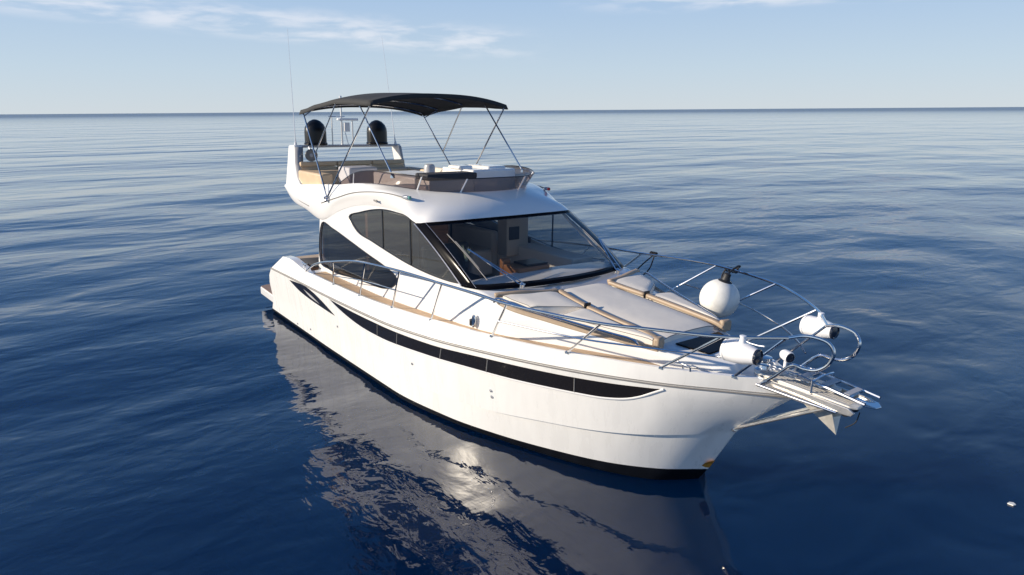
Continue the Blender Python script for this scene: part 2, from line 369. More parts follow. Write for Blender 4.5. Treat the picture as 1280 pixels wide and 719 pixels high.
def build_hull():
    P = [line_pts(f) for f in LINES]
    def skin(mb, rows):
        for sg in (-1, 1): mb.grid([[(x, sg*y, z) for x, y, z in r] for r in rows], flip=sg > 0)
    h = MB(); skin(h, P[2:])
    # stern closing panel between the two sides, and the inner bulwark
    ends = [r[0] for r in P[2:]]
    h.grid([[(x, -y, z) for x, y, z in ends[:5]], [(x, y, z) for x, y, z in ends[:5]]])
    hull = h.build('hull', HULLW, yacht, sharp=14)
    u = MB(); skin(u, P[:3]); e = [r[0] for r in P[:3]]
    u.grid([[(x, -y, z) for x, y, z in e], [(x, y, z) for x, y, z in e]])
    u.build('antifouling', ANTI, hull)
    # gunwale cap: narrow along the deck, broad over the stern quarters
    c = MB()
    for sg in (-1, 1):
        a, b_, d = [], [], []
        for i in range(91):
            x = lerp(-5.0, 5.97, i/90); y, z = gun(x)
            w = .035 + .03*well(x) + .13*max(0, min(1, (-3.3-x)/.5)); yi = max(y-w, 0.0); low = z-.04-.115*well(x) if x > -3.45 else lerp(z-.04, .9, min(1, (-3.45-x)/.3))
            a.append((x, sg*y, z)); b_.append((x, sg*yi, z+.004)); d.append((x, sg*yi, low))
        c.grid([a, b_, d], flip=sg > 0)
        # thick aft edge of each stern quarter
        e = [GUN(-5.0), KNU(-5.6), LINES[6](-5.9), CHI(-5.85)]; xs = (-5.0, -5.6, -5.9, -5.85)
        c.grid([[(x, sg*y, z) for x, (y, z) in zip(xs, e)], [(x+.02, sg*(y-.2), z) for x, (y, z) in zip(xs, e)]])
    c.build('gunwale_cap', GEL, hull, sharp=40)
    for sg in (-1, 1):
        r = MB()
        for dz, rr in ((-.004, .011), (.020, .007)):
            pts = [(x, sg*(y+.004), z+dz) for x, y, z in line_pts(KNU, 60)]
            r.tube(pts, rr, 6)
        r.build('rub_rail', SCRATCH, hull)
    # long hull window, quarter vent
    def hull_panel(mb, top, bot, sg, n=40, o=.006, m=4):
        def samp(pts, n):
            C = cr_curve([(x, 0, z) for x, z in pts], 12); L_ = [0]
            for p, q in zip(C[:-1], C[1:]): L_.append(L_[-1]+(q-p).length)
            out = []; k = 0
            for i in range(n+1):
                s = L_[-1]*i/n
                while k < len(C)-2 and L_[k+1] < s: k += 1
                t = (s-L_[k])/max(L_[k+1]-L_[k], 1e-6); out.append(C[k].lerp(C[k+1], min(t, 1)))
            return out
        T, B = samp(top, n), samp(bot, n); rows = []
        for j in range(m+1):
            rows.append([(a.x+(b_.x-a.x)*j/m, sg*(hull_y(a.x+(b_.x-a.x)*j/m, a.z+(b_.z-a.z)*j/m)+o), a.z+(b_.z-a.z)*j/m) for a, b_ in zip(T, B)])
        mb.grid(rows, flip=sg > 0)
    top = [(-2.22, 1.135), (-1.35, 1.115), (-.2, 1.125), (.5, 1.14), (1.4, 1.175), (2.4, 1.245), (3.2, 1.285), (3.85, 1.32), (4.4, 1.355), (4.85, 1.395)]
    bot = [(-2.22, 1.135), (-1.85, 1.04), (-1.36, .955), (-.85, .905), (-.1, .90), (.6, .935), (1.2, .97), (2.1, 1.02), (2.95, 1.055), (3.75, 1.10), (4.2, 1.13), (4.5, 1.20), (4.85, 1.395)]
    for sg in (-1, 1):
        w = MB(); hull_panel(w, top, bot, sg, 60, .006)
        win = w.build('hull_window', DARKGLASS, hull)
        f = MB()
        def edge(pts, rr, mbx, lo):
            C = cr_curve([(x, 0, z) for x, z in pts], 6)
            mbx.tube([(p.x, sg*(hull_y(p.x, p.z)+lo), p.z) for p in C], rr, 6)
        edge(bot, .013, f, .006); f.build('window_trim', GEL, hull)
        for x0, x1 in ((.40, .36), (1.55, 1.5), (2.48, 2.44), (3.82, 3.80), (-.24, -.28)):
            zt = .03 + min(((a[0]-x0)**2, a[1]) for a in top)[1]; zb = min(((a[0]-x1)**2, a[1]) for a in bot)[1]
            ztop = curve1([(a, b_) for a, b_ in top])(x0)-.012; zbot = curve1([(a, b_) for a, b_ in bot])(x1)+.012
            g = MB(); g.tube([(x0, sg*(hull_y(x0, ztop)+.008), ztop), (x1, sg*(hull_y(x1, zbot)+.008), zbot)], .008, 6)
            g.build('window_mullion', SCRATCH, hull)
        v = MB(); hull_panel(v, [(-4.4, 1.075), (-3.95, 1.11), (-3.45, 1.13), (-3.0, 1.085), (-2.5, .98), (-2.02, .845)], [(-4.4, 1.075), (-3.85, .955), (-3.3, .90), (-2.7, .87), (-2.3, .853), (-2.02, .845)], sg, 30, .006)
        v.build('quarter_vent', DARKGLASS, hull)
        v = MB(); hull_panel(v, [(-3.55, 1.05), (-3.1, 1.0), (-2.72, .92)], [(-3.55, 1.05), (-3.2, .96), (-2.72, .92)], sg, 10, .012); v.build('vent_grille', GREY_GEL, hull)
        for x, z in ((2.49, .78), (2.50, .69), (.77, .72), (-1.97, .65), (-3.5, .20), (-4.3, .12)):
            y = hull_y(x, z); d = MB(); d.lathe((x, sg*(y-.004), z), (0, sg, 0), [(0, .022), (.012, .022), (.014, .013), (.004, .012)], 12); d.build('drain_outlet', STEELD, hull)
    q = MB(); pts = []
    for z, w in ((.22, .012), (.25, .03), (.30, .024), (.35, .006)):
        x = 4.985 + (z-.19)*.565; pts.append((x, w, z))
    q.grid([[(x+.006, 0, z) for x, w, z in pts], [(x-w*2.2, -(hull_y(x-w*2.2, z)+.004), z-.0) for x, w, z in pts]])
    q.build('rust_stain', RUST, hull)
    return hull
hull = build_hull()

# ------------------------------------------------------------------ swim platform, cockpit, decks
def build_decks():
    p = MB()
    ol = [(-7.2, -1.55), (-7.12, -1.7), (-5.6, -1.76), (-5.6, 1.76), (-7.12, 1.7), (-7.2, 1.55)]
    p.prism([(x, y, .17) for x, y in ol], (0, 0, .19))
    plat = p.build('swim_platform', GEL, yacht, bevel=.025)
    t = MB(); t.prism([(-7.185, -1.55, .361), (-7.11, -1.685, .361), (-5.62, -1.745, .361), (-5.62, 1.745, .361), (-7.11, 1.685, .361), (-7.185, 1.55, .361)], (0, 0, .012))
    t.build('platform_planking', TEAKD, plat)
    k = MB(); k.box((-4.6, 0, .86), (2.3, 3.3, .06)); k.box((-5.72, 0, .62), (.12, 3.2, .56)); k.build('cockpit_floor', GELM, yacht)
    s = MB(); s.box((-5.2, 0, 1.08), (.75, 2.9, .5)); s.build('cockpit_sofa', CREAM, yacht, bevel=.05)
    for sg in (-1, 1):
        s = MB(); s.grid([cr_curve([(-4.45, sg*1.62, 1.50), (-4.0, sg*1.63, 1.47), (-3.72, sg*1.62, 1.45)], 5), cr_curve([(-4.5, sg*1.2, 1.47), (-4.0, sg*1.2, 1.44), (-3.72, sg*1.2, 1.43)], 5), cr_curve([(-4.5, sg*1.15, .95), (-4.0, sg*1.15, .95), (-3.72, sg*1.15, .95)], 5)])
        s.build('cockpit_cover', DKCOVER, yacht, solid=.02)
    # side and fore deck
    d = MB(); rows = []
    for i in range(70):
        x = lerp(-3.62, 5.9, i/69); y, z = gun(x); y = max(y-.034-.03*well(x), .0); zz = z-.022-.11*well(x)
        rows.append([(x, -y, zz), (x, -y*.5, zz+.01), (x, 0, zz+.015), (x, y*.5, zz+.01), (x, y, zz)])
    d.grid(rows); deck = d.build('deck', GELM, yacht)
    for sg in (-1, 1):
        t = MB(); a, b_ = [], []
        for i in range(60):
            x = lerp(-3.4, 5.25, i/59); y, z = gun(x); w = lerp(.30, .2, min(1, (x+3.4)/5)); w *= min(1, (5.3-x)/.25+.15)
            dz = .11*well(x); y -= .03*well(x); a.append((x, sg*(y-.036), z-.016-dz)); b_.append((x, sg*(y-.036-w), z-.010-dz))
        t.grid([a, b_], flip=sg < 0); t.build('teak_side_deck', TEAK, deck)
    return deck
deck = build_decks()

# ------------------------------------------------------------------ trunk (raised foredeck) with sun pads
TB = curve1([(1.7, 1.50), (2.1, 1.485), (2.5, 1.42), (3.2, 1.20), (4, .90), (4.56, .70), (5.0, .52), (5.3, .36)])
TT = curve1([(1.7, 1.495, 2.11), (2.1, 1.47, 2.09), (2.35, 1.43, 2.03), (2.6, 1.37, 1.965), (3.2, 1.17, 1.90), (3.6, 1.04, 1.865), (4.5, .70, 1.80), (4.9, .53, 1.775), (5.22, .36, 1.75)])
def trunk_z(x, y):
    yt, zt = TT(min(x, 5.2)); k = max(0, 1-(y/yt)**2); return zt + .035*k
def build_trunk():
    t = MB(); rows = []
    for i in range(46):
        x = lerp(1.55, 5.2, i/45); yb = TB(x); yt, zt = TT(x); zb = gun(x)[1]-.07-.12*well(x)
        half = [(x, yb, zb), (x, lerp(yb, yt, .6), lerp(zb, zt, .6)), (x, yt+.012, zt-.05), (x, yt-.012, zt-.012), (x, yt-.05, zt), (x, yt*.6, zt+.02), (x, 0, zt+.035)]
        rows.append([my(p) for p in half] + half[-2::-1])
    t.grid(rows)
    # rounded nose
    last = rows[-1]; nose = [(5.42+.1*math.cos(p[1]/.36*1.4), p[1]*.82, min(p[2], 1.58)) for p in last]
    mid = [(5.36+.05*math.cos(p[1]/.36*1.4), p[1]*.94, p[2]-.02 if p[2] > 1.7 else p[2]) for p in last]
    t.grid([last, mid, nose])
    tr = t.build('coachroof', GEL, yacht, sharp=50)
    # dark tinted deck hatch ahead of the pads
    h = MB(); a = [(4.66, -.40), (4.66, .44), (5.08, .30), (5.08, -.30)]
    h.prism([(x, y, trunk_z(x, y)+.004) for x, y in a], (0, 0, .02)); h.build('deck_hatch', FRIT, tr, bevel=.008)
    return tr
trunk = build_trunk()

def build_sunpads():
    sp = empty('sun_pad', (0, 0, 0)); sp.rotation_euler = (0, 0, 0); sp.location = (0, 0, 0); sp.parent = yacht
    def pad(name, outline, thick, mtl, n=10, puff=.006):
        """outline given as two edge curves (inner, outer): quad grid with puffed top"""
        inn, out = outline; mb = MB(); top, rows = [], []
        I, O = cr_curve([(x, y, 0) for x, y in inn], n), cr_curve([(x, y, 0) for x, y in out], n)
        k = 8; nI = len(I)
        ring = []
        for j in range(nI):
            r = []
            for q in range(k+1):
                p = I[j].lerp(O[j], q/k); e = min(q, k-q)/k*2; e2 = min(j, nI-1-j)/(nI-1)*2
                zz = trunk_z(p.x, abs(p.y)) + thick - .016*(1-min(1, e*5))**2 - .016*(1-min(1, e2*6))**2 + puff*min(1, e*2)*min(1, e2*2)
                r.append((p.x, p.y, zz))
            rows.append(r)
        mb.grid(rows)
        per = rows[0] + [r[-1] for r in rows[1:]] + rows[-1][-2::-1] + [r[0] for r in rows[-2:0:-1]]
        low = [(x, y, trunk_z(x, abs(y))-.01) for x, y, z in per]
        mb.grid([per+[per[0]], low+[low[0]]])
        o = mb.build(name, mtl, sp, sharp=55)
        pp = MB(); lift = Vector((0, 0, -.004)); pp.tube([Vector(p)+lift for p in per+[per[0]]], .0055, 5, cap=False); pp.build('piping', SCRATCH if name == 'cushion' else mtl, o); return o
    for sg in (-1, 1):
        pad('cushion', ([(2.62, sg*.57), (3.30, sg*.625)], [(2.45, sg*1.34), (2.9, sg*1.22), (3.34, sg*1.09)]), .115, PADF)
        pad('cushion', ([(3.32, sg*.63), (4.0, sg*.66), (4.53, sg*.70)][:2]+[(4.53, sg*.62)], [(3.36, sg*1.08), (4.0, sg*.86), (4.53, sg*.66)]), .115, PADF)
    pad('cushion', ([(2.58, -.42), (3.4, -.47), (4.55, -.48)], [(2.58, .42), (3.4, .47), (4.55, .48)]), .085, PADF)
    def roll(pts, r=.047, name='bolster'):
        C = cr_curve(pts, 8); mb = MB(); rows = []; up = Vector((0, 0, 1))
        ext = [C[0]+(C[0]-C[1]).normalized()*.012]+C+[C[-1]+(C[-1]-C[-2]).normalized()*.012]
        for i, p in enumerate(ext):
            d = (ext[min(i+1, len(ext)-1)]-ext[max(i-1, 0)]).normalized(); sd_ = d.cross(up).normalized(); u_ = sd_.cross(d); k = .80 if i in (0, len(ext)-1) else 1; row = []
            for q in range(16):
                t = 2*math.pi*q/16; cx, sy = math.cos(t), math.sin(t); e = .62
                row.append(p + sd_*(r*k*.95*math.copysign(abs(cx)**e, cx)) + u_*(r*k*.68*math.copysign(abs(sy)**e, sy)-.012))
            rows.append(row)
        idx = mb.grid(rows, closed=True); mb.f.append(tuple(idx[0][::-1])); mb.f.append(tuple(idx[-1])); return mb.build(name, TAN, sp, sharp=60)
    for sg in (-1, 1):
        z = lambda x, y, h: trunk_z(x, abs(y))+h
        roll([(2.36, sg*1.40, 2.10), (2.50, sg*1.1, 2.12), (2.58, sg*.75, z(2.58, .75, .1)), (2.62, sg*.52, z(2.62, .52, .10))])
        roll([(2.66, sg*.49, z(2.66, .5, .10)), (2.95, sg*.53, z(2.95, .53, .10)), (3.28, sg*.57, z(3.28, .56, .10))])
        roll([(3.34, sg*.575, z(3.34, .57, .10)), (3.7, sg*.58, z(3.7, .57, .10)), (4.2, sg*.575, z(4.2, .56, .10)), (4.50, sg*.585, z(4.5, .56, .09)), (4.62, sg*.60, z(4.6, .56, .06))])
        b_ = MB(); b_.box((4.61, sg*.64, 1.865), (.085, .15, .15), rz=sg*-.25); b_.build('bolster_end', TAN, sp, bevel=.025)
        # tan skirt along the pad's outer edge
        e = MB(); C = [(x, sg*(TT(x)[0]-.03), TT(x)[1]-.012) for x in [lerp(2.42, 4.6, i/24) for i in range(25)]]
        e.tube(C, .038, 10); e.build('pad_skirt', TAN, sp)
    # black blocks painted in as the shaded gaps between bolster runs
    for x, y in ((3.31, -.60), (3.31, .60)):
        b_ = MB(); b_.box((x, y*.965, trunk_z(x, abs(y))+.10), (.025, .115, .10)); b_.build('gap_shade', BLACK, sp, bevel=.01)
build_sunpads()

# ------------------------------------------------------------------ windscreen surface
US = [0, .08, .3, .65, 1.0]
WB = [(1.70, 1.53, 2.105), (2.0, 1.45, 2.115), (2.2, 1.1, 2.125), (2.35, .5, 2.13), (2.4, 0, 2.135)]
WT = [(.38, 1.53, 2.83), (.62, 1.45, 2.87), (.78, 1.1, 2.895), (.88, .5, 2.91), (.92, 0, 2.915)]
cb = curve1([(u, *p) for u, p in zip(US, WB)]); ct = curve1([(u, *p) for u, p in zip(US, WT)])
def ws(u, v, off=0.0):
    """u -1..1 starboard to port, v 0..1 base to top"""
    a = 1-abs(u); sg = 1 if u > 0 else -1; b_, t = Vector(cb(a)), Vector(ct(a)); p = b_.lerp(t, v)
    n = Vector((.5, .25*(1-a), .86)).normalized(); p = p + n*(.035*math.sin(math.pi*v) + off); p.y *= sg; return p
def wgrid(mb, us, vs_, off=0.0):
    mb.grid([[ws(u, v, off) for u in us] for v in vs_])
def fr(a, b_, n): return [lerp(a, b_, i/n) for i in range(n+1)]
def build_windscreen():
    g = MB(); wgrid(g, fr(-.93, .93, 60), fr(.055, .955, 10)); w = g.build('windshield', WSGLASS, yacht)
    f = MB()
    wgrid(f, fr(-1, 1, 64), [-.01, .055]); wgrid(f, fr(-1, 1, 64), [.955, 1.01])
    wgrid(f, fr(-1, -.93, 5), fr(-.01, 1.01, 12)); wgrid(f, fr(.93, 1, 5), fr(-.01, 1.01, 12))
    f.build('windshield_border', FRIT, w, solid=.012)
    for sg in (-1, 1):
        s = MB(); s.tube([ws(sg*1.0, v, .004) for v in fr(0, 1, 10)], .010, 6)
        s.tube([ws(sg*.93, v, .008) for v in fr(.0, 1, 10)], .003, 6); s.build('pillar_trim', STEELD, w)
    def wiper(piv, mid, b0, b1):
        wp = empty('wiper'); wp.location = (0, 0, 0); wp.rotation_euler = (0, 0, 0); wp.parent = yacht
        P = [ws(*piv, .035), ws(*mid, .05)]; d = Vector((.035, .03, 0))
        a = MB(); a.tube([P[0]-d, P[1]], .010, 6); a.tube([P[0]+d, P[1]+d*.3], .008, 6); a.lathe(ws(*piv, -.02), (.3, 0, 1), [(0, .045), (.05, .04), (.07, .02)], 12); a.build('wiper_arm', STEEL, wp)
        k = MB(); C = [ws(lerp(b0[0], b1[0], t), lerp(b0[1], b1[1], t), .022) for t in fr(0, 1, 10)]
        k.tube(C, .008, 6); k.tube([c+Vector((.012, 0, .02)) for c in C[2:9]], .006, 6); k.build('wiper_blade', SCRATCH, wp)
    wiper((-.57, 0.0), (-.79, .5), (-.84, .77), (-.81, .09))
    wiper((.68, -.03), (.785, .42), (.69, .78), (.70, .08))
build_windscreen()

# ------------------------------------------------------------------ cabin sides and windows
UPW = [(-2.12, 2.65), (-1.63, 2.79), (-.84, 2.925), (-.27, 2.935), (.24, 2.885), (.60, 2.685), (.98, 2.465), (1.60, 2.135), (1.44, 2.105), (.77, 2.10), (.1, 2.145), (-.54, 2.225), (-1.2, 2.325), (-1.80, 2.425)]
LOW = [(-3.45, 2.37), (-2.9, 2.33), (-2.1, 2.195), (-1.4, 2.07), (-.76, 1.965), (-.38, 1.87), (-.30, 1.80), (-.45, 1.66), (-.80, 1.56), (-1.4, 1.53), (-2.1, 1.505), (-2.75, 1.46), (-3.2, 1.475), (-3.62, 1.55)]
def ring(pts, n=5): return [(p.x, p.z) for p in cr_curve([(x, 0, z) for x, z in pts], n, closed=True)]
def fill_with_holes(name, outer, holes, y, material, parent, solid):
    bm = bmesh.new(); es = []
    for loop in [outer]+holes:
        vs_ = [bm.verts.new((x, y, z)) for x, z in loop]
        es += [bm.edges.new((vs_[i], vs_[(i+1) % len(vs_)])) for i in range(len(vs_))]
    bmesh.ops.triangle_fill(bm, use_beauty=True, use_dissolve=False, edges=es)
    bmesh.ops.recalc_face_normals(bm, faces=bm.faces)
    if sum(f.normal.y*y for f in bm.faces) < 0: bmesh.ops.reverse_faces(bm, faces=bm.faces)
    me = bpy.data.meshes.new(name); bm.to_mesh(me); bm.free(); me.materials.append(material)
    o = bpy.data.objects.new(name, me); COL.objects.link(o); o.parent = parent
    md = o.modifiers.new('thickness', 'SOLIDIFY'); md.thickness = solid; md.offset = -1
    return o
def build_cabin():
    outer = [(-3.76, 1.34), (-2, 1.35), (0, 1.38), (1.1, 1.43), (1.74, 1.46), (1.74, 2.10), (1.69, 2.12), (1.2, 2.39), (.8, 2.61), (.39, 2.845), (.15, 2.91), (-.2, 2.97), (-.6, 2.99), (-1.6, 3.0), (-2.4, 2.86), (-3.4, 2.5), (-3.54, 2.47)]
    up, lo = ring(UPW), ring(LOW)
    for sg in (-1, 1):
        wall = fill_with_holes('cabin_side', outer, [up, lo], sg*1.495, GEL, yacht, .05)
        for nm, lp, gm, dy in (('side_window', up, SIDEGLASS, 1.478), ('saloon_window', lo, LOWGLASS, 1.478)):
            g = MB(); g.face([(x, sg*dy, z) for x, z in lp]); win = g.build(nm, gm, wall)
            t = MB(); t.tube([(x, sg*1.497, z) for x, z in lp+[lp[0]]], .009, 6, cap=False); t.build('window_seal', BLACK, wall)
        for x, z0, z1 in ((-.80, 2.27, 2.91), (.16, 2.14, 2.86)):
            d = MB(); d.box((x, sg*1.482, (z0+z1)/2), (.03, .014, z1-z0)); d.build('window_divider', BLACK, wall)
    for sg in (-1, 1):
        b_ = MB(); b_.box((-1.9, sg*1.36, 1.75), (3.1, .04, 1.0)); b_.build('window_dark_backing', DARK_BACK, yacht)  # added dark panels that make the lower windows read dark
    b_ = MB(); b_.box((-3.55, 0, 1.9), (.05, 2.9, 1.95)); b_.build('cabin_aft_bulkhead', WOOD, yacht)
    # interior
    f = MB(); f.box((-.8, 0, 1.15), (5.4, 2.9, .06)); inn = f.build('cabin_sole', WOOD, yacht)
    f = MB(); f.box((-1.55, 0, 2.90), (3.7, 2.8, .04)); f.build('headliner', BEIGE, yacht)
    f = MB(); pts = [(u, Vector(cb(1-abs(u)))) for u in fr(-.97, .97, 40)]
    e1 = [(p.x-.04, (1 if u > 0 else -1)*(p.y-.05), p.z-.05) for u, p in pts]
    e2 = [(max(.55, p.x-1.0), (1 if u > 0 else -1)*(p.y-.05), p.z-.12) for u, p in pts]
    e3 = [(x, y, 1.35) for x, y, z in e2]; f.grid([e1, e2, e3]); f.build('dashboard', GREYD, yacht)
    f = MB(); f.box((1.42, -.12, 2.10), (.42, .62, .22)); f.box((1.18, -.36, 2.14), (.10, .16, .30)); f.build('wooden_binnacle', WOOD, yacht, bevel=.02)
    f = MB(); f.box((1.40, -.02, 2.225), (.36, .42, .03)); f.build('instrument_panel', BLACK, yacht, bevel=.01)
    f = MB(); f.box((.0, 1.2, 1.75), (2.6, .45, .8)); f.box((.9, 1.3, 1.95), (1.1, .25, .25)); f.build('port_cabinet', BEIGE, yacht, bevel=.03)
    f = MB(); f.box((-.35, .95, 2.45), (.30, .5, .95)); f.build('locker', LOCK, yacht, bevel=.02)
    f = MB(); f.box((-1.6, .62, 1.75), (1.5, .5, .5)); f.box((-1.6, .92, 2.0), (1.5, .14, .7)); f.box((-2.5, .1, 1.95), (.18, 1.6, .9)); f.build('saloon_sofa', BEIGE, yacht, bevel=.05)
    f = MB(); f.box((-.19, .86, 2.40), (.02, .22, .24)); f.build('screen', BLACK, yacht)
    f = MB(); f.box((-1.2, -.25, 2.1), (.25, .5, 1.6)); f.box((-1.5, -1.0, 2.3), (.1, .9, 1.2)); f.build('wood_bulkhead', WOOD, yacht, bevel=.01)
    f = MB(); f.box((.25, -.75, 1.75), (.5, .9, .25)); f.box((.02, -.75, 2.1), (.14, .9, .6)); f.build('helm_seat', DKCOVER, yacht, bevel=.06)
build_cabin()

# ------------------------------------------------------------------ flybridge
ST = [[(-5.62, 1.42, 2.90), (-5.64, 1.44, 2.91), (-5.64, 1.445, 2.945), (-5.6, 1.40, 2.99)],
      [(-5.08, 1.455, 2.65), (-5.08, 1.475, 2.67), (-5.08, 1.49, 2.85), (-5.05, 1.42, 3.01)],
      [(-4.3, 1.47, 2.545), (-4.3, 1.495, 2.57), (-4.3, 1.52, 2.80), (-4.3, 1.43, 3.07)],
      [(-3.4, 1.485, 2.43), (-3.4, 1.51, 2.46), (-3.3, 1.54, 2.79), (-3.4, 1.44, 3.14)],
      [(-2.6, 1.50, 2.70), (-2.6, 1.520, 2.80), (-2.5, 1.548, 2.97), (-2.6, 1.45, 3.20)],
      [(-1.9, 1.50, 2.87), (-1.9, 1.522, 2.96), (-1.85, 1.55, 3.11), (-1.9, 1.45, 3.275)],
      [(-1.2, 1.50, 2.955), (-1.2, 1.524, 3.04), (-1.2, 1.545, 3.19), (-1.2, 1.43, 3.315)],
      [(-.45, 1.505, 2.97), (-.45, 1.525, 3.06), (-.45, 1.525, 3.225), (-.6, 1.32, 3.31)],
      [(.1, 1.515, 2.925), (.08, 1.515, 3.02), (.0, 1.43, 3.165), (-.15, 1.10, 3.28)],
      [(.42, 1.512, 2.852), (.38, 1.44, 2.965), (.30, 1.27, 3.10), (.10, .90, 3.265)],
      [(.64, 1.44, 2.88), (.58, 1.33, 2.975), (.46, 1.08, 3.10), (.25, .66, 3.262)],
      [(.80, 1.1, 2.90), (.73, 1.0, 2.985), (.59, .78, 3.105), (.36, .42, 3.26)],
      [(.90, .5, 2.915), (.82, .45, 2.995), (.67, .34, 3.115), (.41, .18, 3.26)],
      [(.94, 0, 2.92), (.85, 0, 3.0), (.69, 0, 3.12), (.42, 0, 3.26)]]
def build_flybridge():
    rows4 = []
    for k in range(4):
        c = cr_curve([s[k] for s in ST], 6); port = [tuple(p) for p in c]
        star = [my(p) for p in port]; rows4.append(star + port[-2::-1])
    cols = []
    for j in range(len(rows4[0])):
        c = cr_curve([rows4[k][j] for k in range(4)], 5)
        a = c[-1]; q = Vector((a.x-.05 if a.x > -.3 else a.x, a.y*.93, a.z+.004)); q2 = Vector((q.x, q.y, 2.95))
        cols.append(c+[q, q2])
    mb = MB(); mb.grid(cols)
    n3 = 19; under = [[rows4[0][j], rows4[0][-1-j]] for j in range(n3)]; mb.grid(under)
    mb.grid([[rows4[k][0] for k in range(4)], [rows4[k][-1] for k in range(4)]])
    fb = mb.build('flybridge', GEL, yacht, sharp=48)
    f = MB(); f.prism([(-5.56, -1.36, 2.96), (-.4, -1.3, 2.96), (.1, -.8, 2.96), (.3, 0, 2.96), (.1, .8, 2.96), (-.4, 1.3, 2.96), (-5.56, 1.36, 2.96)], (0, 0, .04)); f.build('flybridge_floor', GELM, fb)
    # seam line with its short dashed tail, and steaming light
    for sg in (-1, 1):
        s = MB(); c = cr_curve([(x, sg*(y+.003), z) for x, y, z in [ST[k][2] for k in range(3, 8)]]+[(-.08, sg*1.475, 3.20)], 8); s.tube(c, .010, 6); s.build('coaming_seam', SCRATCH, fb)
        l_ = MB(); l_.box((.0, sg*1.455, 3.20), (.13, .05, .06), rz=sg*-.2); l_.build('navigation_light', STEELD, fb, bevel=.015)
        l_ = MB(); l_.box((.08, sg*1.435, 3.20), (.05, .05, .055), rz=sg*-.2); l_.build('light_lens', mat('green_lens', (.12, .30, .28), .1) if sg < 0 else mat('red_lens', (.35, .03, .03), .1), fb, bevel=.015)
        l_ = MB(); l_.box((-.86, sg*1.575, 3.07), (.10, .012, .028), ry=.1); l_.box((-.80, sg*1.577, 3.07), (.03, .012, .045)); l_.build('small_badge', SCRATCH, fb)
    for sg in (-1, 1):
        v = MB(); v.tube([(-5.0, sg*1.486, 2.765), (-4.5, sg*1.505, 2.70), (-4.0, sg*1.522, 2.655)], .012, 6); v.build('drip_groove', SCRATCH, fb)
        v = MB(); v.box((-5.25, sg*1.462, 2.845), (.10, .012, .03)); v.build('overhang_badge', SCRATCH, fb)
    # smoked screen round the front with posts and a rim
    base = [ST[k][3] for k in range(4, 14)]
    def outw(p, i):
        q0, q1 = Vector(base[max(i-1, 0)]), Vector(base[min(i+1, len(base)-1)]); d = (q1-q0); n = Vector((-d.y, d.x, 0)) if i < len(base)-1 else Vector((1, 0, 0))
        n.normalize(); n = -n if n.dot(Vector((.3, p[1], 0))) < 0 else n; return n
    tops = []; bots = []
    for i, p in enumerate(base):
        h = min(1, i/1.5+.12)*.235; n = outw(p, i); bots.append(Vector((p[0], p[1], p[2]-.02))-n*.03); tops.append(Vector(p)+n*.06*min(1, i/2)+Vector((.10*min(1, i/3)*(1 if i < 8 else .5), 0, h)))
    B = cr_curve(bots, 5); T = cr_curve(tops, 5)
    B = [Vector(my(p)) for p in B]+B[-2::-1]; T = [Vector(my(p)) for p in T]+T[-2::-1]
    g = MB(); g.grid([B, [b_.lerp(t, .5) for b_, t in zip(B, T)], T]); sc = g.build('windbreak', SMOKE, yacht)
    r = MB(); r.tube(T, .008, 8); r.build('windbreak_rim', BLACK, sc)
    n = len(B)
    for k in (4, 19, 31, n-32, n-20, n-5):
        p = MB(); p.tube([B[k], T[min(max(k+(1 if k < n/2 else -1), 0), n-1)]], .013, 6); p.build('windbreak_post', PODW, sc)
    # furniture up there
    s = MB(); s.box((-4.95, 0, 3.16), (.7, 2.4, .30)); s.build('settee_base', CREAM, yacht, bevel=.04)
    st = empty('settee'); st.location = (0, 0, 0); st.rotation_euler = (0, 0, 0); st.parent = yacht
    for y in (-.85, 0, .85):
        for z in (3.31, 3.425):
            s = MB(); s.box((-5.12, y, z), (.16, .83, .108), ry=-.12); s.build('back_cushion', CREAM, st, bevel=.025)
    s = MB(); s.box((-5.24, 0, 3.44), (.05, 2.55, .07)); s.build('settee_rail', BLACK, st, bevel=.01)
    for y in (-1.25, 1.25):
        s = MB(); s.box((-4.3, y, 3.17), (1.3, .25, .3)); s.build('side_cushion', CREAM, st, bevel=.04)
    w = MB(); w.box((-3.35, -.72, 3.22), (.55, .62, .50)); w.build('helm_bench', PADS, yacht, bevel=.04)
    w = MB(); w.box((-1.9, .3, 3.2), (1.6, .55, .36)); w.box((-1.9, .55, 3.36), (1.6, .12, .22)); w.build('flybridge_seat', BEIGE, yacht, bevel=.04)
    w = MB(); w.box((-1.5, -.45, 3.21), (1.6, .9, .46)); w.build('counter', GELM, yacht, bevel=.03)
    w = MB(); w.box((-1.0, .62, 3.27), (1.05, .95, .56)); w.box((-1.05, .25, 3.565), (.4, .3, .07)); w.box((-1.0, .8, 3.56), (.7, .4, .06)); w.build('helm_console', GEL, yacht, bevel=.03)
    w = MB(); w.box((-.45, -.42, 3.475), (.42, 1.0, .10)); w.build('instrument_cover', DKCOVER, yacht, bevel=.025)
    w = MB(); w.box((-.45, -.42, 3.21), (.36, .9, .42)); w.build('console_base', GELM, yacht, bevel=.025)
    w = MB(); w.lathe((-.95, -.46, 3.43), (0, 0, 1), [(0, .10), (.16, .10), (.2, .085), (.215, .05)], 18); w.build('compass_pod', GREY_GEL, yacht)
    # steering wheel behind the console
    w = MB(); cen = Vector((-1.58, .62, 3.42)); ax = Vector((-.8, 0, .6)).normalized(); a = ax.orthogonal().normalized(); b2 = ax.cross(a)
    w.tube([cen+a*(.18*math.cos(t))+b2*(.18*math.sin(t)) for t in [2*math.pi*i/24 for i in range(25)]], .014, 6, cap=False)
    for k in range(3): t = 2*math.pi*k/3+.5; w.tube([cen, cen+a*(.18*math.cos(t))+b2*(.18*math.sin(t))], .012, 6)
